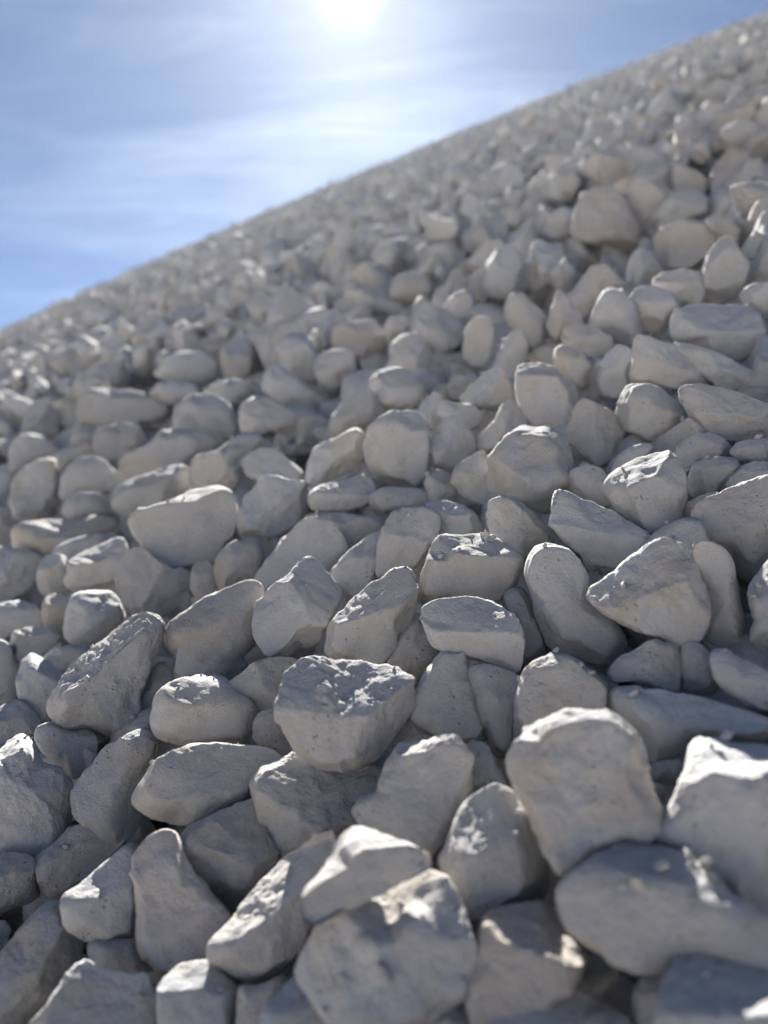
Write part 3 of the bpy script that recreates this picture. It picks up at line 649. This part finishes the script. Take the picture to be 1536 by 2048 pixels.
def build_traced(i, s):
    rng = random.Random(1000 + i)
    st = s['style']
    a_px, c_px = area_centroid(s['q'])
    size_px = math.sqrt(a_px / math.pi) * 2
    d0 = depth_at(*c_px)
    size0 = size_px / 1536 * d0
    d = d0 - s['lift'] * size0 * 0.55
    r = ray(*c_px)
    zc = r / np.linalg.norm(r)
    ez = -zc
    ex = np.array([1.0, 0, 0]) - ez * ez[0]
    ex /= np.linalg.norm(ex)
    ey = np.cross(ez, ex)
    cen = zc * d
    grow = 1.05 if s['lift'] >= 0 else 1.14
    q = chaikin(s['q'], 1, .20) if st == 'r' else chaikin(s['q'], 1, .08 if st == 'a' else .12)
    loc = []
    for u, v in q:
        rr = ray(u, v)
        t = (cen @ ez) / (rr @ ez)
        w = rr * t - cen
        loc.append((w @ ex, w @ ey))
    loc = np.array(loc) * grow
    R = math.sqrt(area_centroid(loc)[0] / math.pi)
    loc = loc / R
    th, rad = radius_fn(loc)
    minr = np.percentile(np.minimum(rad, np.roll(rad, 360)), 12)
    T = min(1.0, max(0.62, minr * 0.95)) * s['thick']
    if st == 'f':
        T *= 0.85
    lev = 5 if size_px > 185 else 4
    n, f = ICO[lev]
    tilt = rng.uniform(-.25, .25)
    s2 = np.sqrt(n[:, 0] ** 2 + n[:, 1] ** 2)
    ang = np.arctan2(n[:, 1], n[:, 0])
    ro = np.interp(ang, np.append(th, math.pi), np.append(rad, rad[0]))
    pw = {'r': 2.25, 'b': 2.9, 'a': 2.5, 'f': 3.2}[st]
    z = np.abs(n[:, 2])
    k = (s2 ** pw + z ** pw) ** (1 / pw)
    sp, zp = s2 / k, z / k
    cs = np.stack([np.cos(ang), np.sin(ang)], 1)
    p = np.concatenate([cs * (ro * sp)[:, None], (np.sign(n[:, 2]) * zp * T)[:, None]], 1)
    p[:, 2] += tilt * p[:, 0] * 0.5 * (1 - s2)
    fac = list(s['f'])
    kk = {'r': 0.04, 'b': 0.03, 'a': 0.016, 'f': 0.025}[st]
    if not fac:
        if st == 'b':
            fac += [(rng.uniform(-.3, .3), rng.uniform(.55, .85), .62, rng.uniform(.5, .66)),
                    (rng.uniform(-.25, .25), rng.uniform(-.4, .0), 1, rng.uniform(.5, .64))]
        elif st == 'a':
            x = rng.choice((-1, 1))
            fac += [(x * rng.uniform(.3, .6), rng.uniform(.3, .7), .65, rng.uniform(.38, .52)),
                    (-x * rng.uniform(.3, .6), rng.uniform(-.3, .2), .75, rng.uniform(.40, .56)),
                    (rng.uniform(-.3, .3), rng.uniform(-.7, -.3), .7, rng.uniform(.5, .65))]
        elif st == 'r':
            fac += [(rng.uniform(-.4, .4), rng.uniform(.4, .8), .6, rng.uniform(.68, .8))]
        else:
            fac += [(rng.uniform(-.15, .15), rng.uniform(-.1, .25), 1, rng.uniform(.3, .42))]
    for _ in range({'a': 9, 'b': 8, 'r': 9, 'f': 5}[st]):
        a = rng.uniform(0, 6.283)
        zz_ = rng.uniform(-.9, .75)
        m = math.sqrt(1 - zz_ * zz_)
        fac.append((m * math.cos(a), m * math.sin(a), zz_, rng.uniform(.60, .88)))
    for fx, fy, fz, off in fac:
        nn = np.array([fx, fy, fz]) / math.sqrt(fx * fx + fy * fy + fz * fz)
        ext = (p @ nn).max()
        p = clip(p, nn, off if off < ext else ext * 0.93, kk)
    # trimming must not eat the outline: stretch it back to the traced one
    for _ in range(2):
        an = np.arctan2(p[:, 1], p[:, 0])
        rd = np.hypot(p[:, 0], p[:, 1])
        nb = 90
        bi = ((an + math.pi) / (2 * math.pi) * nb).astype(int) % nb
        mx = np.zeros(nb)
        np.maximum.at(mx, bi, rd)
        want = np.interp((np.arange(nb) + .5) / nb * 2 * math.pi - math.pi, th, rad)
        fix = np.clip(want / np.maximum(mx, 1e-3), .9, 1.5)
        e3 = np.concatenate([fix[-2:], fix, fix[:2]])
        fix = np.convolve(e3, np.array([1, 2, 3, 2, 1]) / 9, 'valid')
        g = np.interp(an, np.linspace(-math.pi, math.pi, nb + 1)[:-1] + math.pi / nb, fix, period=2 * math.pi)
        p[:, :2] *= g[:, None]
    dirs = n
    p = roughen(p, dirs, i + 1, {'r': .045, 'b': .06, 'a': .07, 'f': .05}[st], lev)
    if s['streak']:                                      # a band of broken, steeper crust
        x0, w, y0, y1 = s['streak']
        m = np.exp(-((p[:, 0] - x0) / w) ** 4) * (p[:, 1] > y0) * (p[:, 1] < y1) * (p[:, 2] > -.1)
        p = p + np.array([0, .35, 1])[None] * (m * (.045 * vnoise(p * 13 + 5.5) + .03 * vnoise(p * 24 + 2.5) + .02))[:, None]
    v = (p[:, :1] * ex + p[:, 1:2] * ey + p[:, 2:] * ez) * R
    me = make_mesh('stone', v @ RC.T, f, MAT_STONE)
    o = bpy.data.objects.new('stone', me)
    o.location = to_world(cen)
    C.objects.link(o)
    tag(o, s['label'], 'stone', 'loose white limestone stones on the slope')
    lb = s['label']
    own_part = lb.split(' of ')[0]
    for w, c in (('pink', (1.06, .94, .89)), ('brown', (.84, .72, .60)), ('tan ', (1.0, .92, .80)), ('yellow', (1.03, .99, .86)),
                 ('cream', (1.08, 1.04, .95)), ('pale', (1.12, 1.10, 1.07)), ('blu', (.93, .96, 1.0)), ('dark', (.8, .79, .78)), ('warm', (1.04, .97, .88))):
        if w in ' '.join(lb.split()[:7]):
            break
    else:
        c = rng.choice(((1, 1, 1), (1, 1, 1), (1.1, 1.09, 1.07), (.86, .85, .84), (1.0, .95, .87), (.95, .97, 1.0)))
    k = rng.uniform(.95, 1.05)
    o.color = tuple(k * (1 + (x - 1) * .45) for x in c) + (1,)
    return dict(cen=cen, d=d, R=R, q=s['q'], c_px=c_px, size=size_px)


BUILT = [build_traced(i, s) for i, s in enumerate(STONES)]

# ------------------------------------------------------------------ the other stones of the heap
RW, RH, RS = 384, 512, 0.25                          # coarse depth picture of what the traced stones cover
zbuf = np.full((RH, RW), np.inf)
traced_cover = np.zeros((RH, RW), bool)
gx, gy = np.meshgrid(np.arange(RW) + .5, np.arange(RH) + .5)


def in_poly(q, X, Y):
    c = np.zeros(X.shape, bool)
    j = len(q) - 1
    for i in range(len(q)):
        xi, yi = q[i]
        xj, yj = q[j]
        if yi != yj:
            c ^= ((yi > Y) != (yj > Y)) & (X < (xj - xi) * (Y - yi) / (yj - yi) + xi)
        j = i
    return c


for b_ in BUILT:
    q = b_['q'] * RS
    x0, y0 = np.maximum(np.floor(q.min(0)).astype(int), 0)
    x1, y1 = np.ceil(q.max(0)).astype(int) + 1
    x1, y1 = min(x1, RW), min(y1, RH)
    if x1 <= x0 or y1 <= y0:
        continue
    m = in_poly(q, gx[y0:y1, x0:x1], gy[y0:y1, x0:x1])
    zb = zbuf[y0:y1, x0:x1]
    zb[m] = np.minimum(zb[m], b_['d'])
    traced_cover[y0:y1, x0:x1] |= m


def template(seed, level):
    rng = random.Random(seed)
    n, f = ICO[level]
    ax = np.array([rng.uniform(1.0, 1.5), rng.uniform(.8, 1.05), rng.uniform(.5, .9)])
    p = n / (np.sum(np.abs(n) ** 2.4, 1) ** (1 / 2.4))[:, None]
    p = p * ax
    for _ in range(14):
        m = np.array([rng.gauss(0, 1) for _ in range(3)])
        m /= np.linalg.norm(m)
        ext = (p @ m).max()
        p = clip(p, m, ext * rng.uniform(.52, .82), rng.choice((.012, .02, .04)))
    p = roughen(p, n, seed, .06, level)
    return p / np.sqrt((p ** 2).sum(1).mean()), f


NT = 16
TPL = {lv: [template(50 + k, lv) for k in range(NT)] for lv in (0, 1, 2, 3, 4)}


def rand_rot(rng):
    q = rng.normal(size=4)
    q /= np.linalg.norm(q)
    w, x, y, z = q
    return np.array([[1 - 2 * (y * y + z * z), 2 * (x * y - z * w), 2 * (x * z + y * w)],
                     [2 * (x * y + z * w), 1 - 2 * (x * x + z * z), 2 * (y * z - x * w)],
                     [2 * (x * z - y * w), 2 * (y * z + x * w), 1 - 2 * (x * x + y * y)]])


nrng = np.random.RandomState(11)
cand = []


def layer(r0, r1, pitch, depth, size, spread, half_angle):
    """jittered grid of stones over a ring of the slope"""
    m = int(r1 / pitch) + 1
    ii, jj = np.meshgrid(np.arange(-m, m + 1), np.arange(-m, m + 1))
    a = (ii + 0.5 * (jj % 2)) * pitch + nrng.uniform(-.36, .36, ii.shape) * pitch
    b = jj * pitch * 0.87 + nrng.uniform(-.36, .36, ii.shape) * pitch
    a, b = a.ravel(), b.ravel()
    rr = np.hypot(a, b)
    P = surf(a, b)
    az = np.degrees(np.arctan2(P[:, 0], -P[:, 2]))
    ok = (rr >= r0) & (rr < r1) & ((np.abs(az) < half_angle) | (rr < 0.55))
    for p in P[ok]:
        R = size * 0.5 * math.exp(nrng.normal(0, .30))
        q = p + PN * (depth * size + np.clip(nrng.normal(), -1.5, 1.25) * spread * size)
        cand.append((q, min(R, size * .95)))


layer(0.0, 1.1, 0.039, -0.12, 0.038, .26, 48)
layer(0.0, 1.1, 0.044, -0.85, 0.046, .20, 48)
layer(0.0, 0.9, 0.052, -1.45, 0.054, .15, 44)
layer(0.08, 0.75, 0.021, -1.6, 0.015, .60, 40)      # chips down in the gaps
layer(1.1, 2.0, 0.037, -0.05, 0.038, .36, 40)
layer(1.1, 2.0, 0.050, -0.90, 0.048, .20, 38)
layer(2.0, 3.2, 0.031, 0.00, 0.032, .36, 36)
layer(2.0, 3.2, 0.050, -0.80, 0.046, .2, 36)
layer(3.2, 6.2, 0.032, 0.00, 0.031, .36, 34)

kept = []
for q, R in cand:
    depth = -q[2]
    if 0.03 < depth < 1.6:
        cu = int((q[0] / depth * 1536 + 768) * RS)
        cv = int((1024 - q[1] / depth * 1536) * RS)
        if 0 <= cu < RW and 0 <= cv < RH:
            if traced_cover[max(cv - 9, 0):cv + 10, max(cu - 9, 0):cu + 10].mean() > .45:
                q = q - PN * 0.026             # these lie under the traced layer
    depth = -q[2]
    if np.linalg.norm(q) < R + 0.055:
        continue
    if depth > 0.03 and depth < 1.6:
        u = (q[0] / depth * 1536 + 768) * RS
        v = (1024 - q[1] / depth * 1536) * RS
        pr = R * 1.12 / depth * 1536 * RS
        x0, x1 = max(int(u - pr), 0), min(int(u + pr) + 2, RW)
        y0, y1 = max(int(v - pr), 0), min(int(v + pr) + 2, RH)
        if x1 > x0 and y1 > y0:
            dd = np.linalg.norm(q)
            m = (gx[y0:y1, x0:x1] - u) ** 2 + (gy[y0:y1, x0:x1] - v) ** 2 < pr * pr
            tot = max(m.sum(), 1)
            over = (m & (zbuf[y0:y1, x0:x1] > dd) & traced_cover[y0:y1, x0:x1]).sum()
            if over / tot > 0.03:
                # sink it behind, unless it then leaves the heap
                zb = zbuf[y0:y1, x0:x1][m & traced_cover[y0:y1, x0:x1]]
                need = zb.max() - dd + R * 0.75
                if need > 0.07:
                    continue
                q = q * (1 + need / dd)
                dd = np.linalg.norm(q)
    # keep clear of the middle of traced stones
    hit = False
    if depth < 1.6:
        for b_ in BUILT:
            if abs(b_['cen'][0] - q[0]) < .12 and np.linalg.norm(b_['cen'] - q) < 0.62 * (b_['R'] + R):
                hit = True
                break
    if hit:
        continue
    kept.append((q, R))

# which of them show largest: splat by depth
own = np.full((RH, RW), -1, int)
zb2 = zbuf.copy()
order = sorted(range(len(kept)), key=lambda k: -np.linalg.norm(kept[k][0]))
proj = {}
for k in order:
    q, R = kept[k]
    depth = -q[2]
    if depth < 0.05:
        continue
    u = (q[0] / depth * 1536 + 768) * RS
    v = (1024 - q[1] / depth * 1536) * RS
    pr = R / depth * 1536 * RS
    proj[k] = (u / RS, v / RS, pr / RS)
    x0, x1 = max(int(u - pr), 0), min(int(u + pr) + 2, RW)
    y0, y1 = max(int(v - pr), 0), min(int(v + pr) + 2, RH)
    if x1 <= x0 or y1 <= y0:
        continue
    dd = np.linalg.norm(q)
    m = ((gx[y0:y1, x0:x1] - u) ** 2 + (gy[y0:y1, x0:x1] - v) ** 2 < pr * pr) & (zb2[y0:y1, x0:x1] > dd)
    own[y0:y1, x0:x1][m] = k
    zb2[y0:y1, x0:x1][m] = dd
cnt = np.bincount(own[own >= 0].ravel(), minlength=len(kept))
N_SINGLE = max(0, 298 - len(STONES))
single = [k for k in np.argsort(-cnt)[:N_SINGLE] if cnt[k] > 0]

ANCH = [(s['handle'], b_['c_px'], b_['size']) for s, b_ in zip(STONES, BUILT) if s['handle']]
used_labels = {s['label'] for s in STONES}


def where_label(k):
    u, v, pr = proj[k]
    near = sorted(ANCH, key=lambda a: math.hypot(a[1][0] - u, a[1][1] - v))
    word = 'small' if pr * 2 < 60 else ('middling' if pr * 2 < 95 else 'larger')
    lo = 'blurred ' if v < 700 else ''

    def rel(a):
        dx, dy = u - a[1][0], v - a[1][1]
        dist = math.hypot(dx, dy)
        far = dist > a[2] * 1.4
        if abs(dx) > 2.2 * abs(dy):
            w = 'right of' if dx > 0 else 'left of'
        elif abs(dy) > 2.2 * abs(dx):
            w = 'below' if dy > 0 else 'above'
        else:
            w = ('below' if dy > 0 else 'above') + (' and right of' if dx > 0 else ' and left of')
        return ('some way ' if far else 'just ') + w
    for a in near[:5]:
        t = f'{word} {lo}grey stone {rel(a)} the {a[0]}'
        if t not in used_labels and len(t.split()) <= 16:
            return t
    for i in range(6):
        for j in range(i + 1, 7):
            t = f'{word} {lo}stone between the {near[i][0]} and the {near[j][0]}'
            if t not in used_labels and len(t.split()) <= 16:
                return t
    for a in near[:12]:
        for e in ('dusty', 'plain', 'pale'):
            t = f'{e} {word} {lo}grey stone {rel(a)} the {a[0]}'
            if t not in used_labels and len(t.split()) <= 16:
                return t
    return f'{word} {lo}grey stone high on the slope'


TPL_MESH = [make_mesh('stone', v @ RC.T, f, MAT_STONE) for v, f in TPL[4]]
for k in single:
    q, R = kept[k]
    o = bpy.data.objects.new('stone', TPL_MESH[nrng.randint(NT)])
    o.matrix_world = Matrix.Translation(to_world(q)) @ Matrix(rand_rot(nrng).tolist()).to_4x4() @ Matrix.Scale(R, 4)
    C.objects.link(o)
    lb = where_label(k)
    c = [(1, 1, 1), (1, 1, 1), (1.1, 1.09, 1.07), (.82, .81, .80), (1.0, .94, .85), (.95, .97, 1.0)][nrng.randint(6)]
    o.color = tuple(1 + (x - 1) * .45 for x in c) + (1,)
    used_labels.add(lb)
    tag(o, lb, 'stone', 'loose white limestone stones on the slope')

# all the rest of the heap's stones in one mass
ssel = set(single)
VV, FF, TT, SM = [], [], [], []
base = 0
for k, (q, R) in enumerate(kept):
    if k in ssel:
        continue
    dd = np.linalg.norm(q)
    if cnt[k] == 0:                                  # buried, or outside the frame
        lv = 2 if dd < .5 and R > .014 else (1 if dd < 1.1 and R > .012 else 0)
    else:
        lv = 3 if dd < .8 and R > .012 else (2 if dd < 1.5 else 1)
    v, f = TPL[lv][nrng.randint(NT)]
    w = (v * R) @ rand_rot(nrng).T + q
    VV.append(w)
    FF.append(f + base)
    SM.append(np.full(len(f), lv > 1))
    TT.append(np.full(len(v), nrng.rand(), np.float32))
    base += len(v)
VV = np.concatenate(VV)
FF = np.concatenate(FF)
TT = np.concatenate(TT)
me = make_mesh('loose_stones', to_world(VV), FF, MAT_LOOSE)
at = me.attributes.new('tone', 'FLOAT', 'POINT')
at.data.foreach_set('value', TT)
me.polygons.foreach_set('use_smooth', np.concatenate(SM))
o = bpy.data.objects.new('loose_stones', me)
C.objects.link(o)
tag(o, 'countless blurred small white stones covering the far slope up to the skyline', 'stones', None, 'stuff')
print('traced', len(STONES), 'single', len(single), 'rest', len(kept) - len(single), 'tris', len(FF))


# ------------------------------------------------------------------ chips and grit lying on the stones (small details)
bpy.context.view_layer.update()
dg = bpy.context.evaluated_depsgraph_get()


def drop(x, y):
    ok, loc, nor, _i, _o, _m = scene.ray_cast(dg, Vector((x, y, 6.0)), Vector((0, 0, -1)))
    return (np.array(loc), np.array(nor)) if ok else None


GV, GF, GT = [], [], []
base = 0
gr = np.random.RandomState(5)
for _ in range(9000):
    a = gr.uniform(-.62, .62)
    rr = math.sqrt(gr.uniform(.16 ** 2, 1.0))
    x, y = rr * math.sin(a), rr * math.cos(a)
    h = drop(x, y)
    if h is None or h[1][2] < .55:
        continue
    pn = vnoise(np.array([[x * 22, y * 22, 3.3]]))[0]          # they gather here and there
    if gr.rand() > .10 + .9 * max(pn, 0) * 1.6:
        continue
    R = min(0.0004 * math.exp(abs(gr.normal(0, .75))), .0024)
    v, f = TPL[1][gr.randint(NT)]
    GV.append((v * R) @ rand_rot(gr).T + h[0] + h[1] * R * .45)
    GF.append(f + base)
    GT.append(np.full(len(v), gr.rand(), np.float32))
    base += len(v)
me = make_mesh('stone_grit', np.concatenate(GV), np.concatenate(GF), MAT_LOOSE)
me.attributes.new('tone', 'FLOAT', 'POINT').data.foreach_set('value', np.concatenate(GT))
o = bpy.data.objects.new('stone_grit', me)
C.objects.link(o)
tag(o, 'fine white grit and dust crumbs lying on the stones', 'grit', None, 'stuff')
print('grit', len(GV))

CHIP_MESH = [make_mesh('stone_chip', TPL[2][k][0] * (1, .8, .6), TPL[2][k][1], MAT_STONE) for k in range(NT)]

# larger crumbs on the crest of the lens stone and on two of its neighbours
for lab, (u, v), n_ in (('white crumb on the crest of the big lens-shaped stone', (1345, 1722), 7),
                        ('white crumb on top of the blocky crumbly-crested stone', (975, 1078), 3)):
    r0 = RC @ ray(u, v)
    r0 = r0 / np.linalg.norm(r0)
    ok, loc, nor, _i, _o, _m = scene.ray_cast(dg, Vector(CAM + r0 * .02), Vector(r0))
    for k in range(n_):
        sp = .0075 if n_ > 3 else .004
        h = drop(loc[0] + gr.normal(0, sp), loc[1] + gr.normal(0, sp * .6))
        if h is None or abs(h[0][2] - loc[2]) > .02:
            continue
        R = gr.uniform(.0009, .0024)
        o = bpy.data.objects.new('stone_chip', CHIP_MESH[gr.randint(NT)])
        o.matrix_world = Matrix.Translation(h[0] + h[1] * R * .5) @ Matrix(rand_rot(gr).tolist()).to_4x4() @ Matrix.Scale(R, 4)
        o.color = (1.2, 1.18, 1.1, 1)
        C.objects.link(o)
        tag(o, lab, 'stone chip', lab.replace(' crumb ', ' crumbs '))

# ------------------------------------------------------------------ bluish volume added over the heap in place of lens glare
hz = bpy.data.materials.new('glare_volume')
hz.use_nodes = True
t = hz.node_tree
t.nodes.clear()
pv = N(t, 'ShaderNodeVolumePrincipled')
pv.inputs['Color'].default_value = (0.64, 0.82, 1.0, 1)
pv.inputs['Density'].default_value = 0.0024
pv.inputs['Anisotropy'].default_value = 0.6
t.links.new(pv.outputs[0], N(t, 'ShaderNodeOutputMaterial').inputs['Volume'])
X, Z0, Z1 = 3100.0, -1.0, 6.0
v = np.array([(x, y, z) for z in (Z0, Z1) for y in (-X, X) for x in (-X, X)], float)
f = np.array([(0, 2, 3), (0, 3, 1), (4, 5, 7), (4, 7, 6), (0, 1, 5), (0, 5, 4), (2, 6, 7), (2, 7, 3), (0, 4, 6), (0, 6, 2), (1, 3, 7), (1, 7, 5)])
o = bpy.data.objects.new('haze', make_mesh('haze', v, f, hz))
C.objects.link(o)
tag(o, 'thin bluish volume added over the heap for the glare towards the sun', None, None, 'stuff')
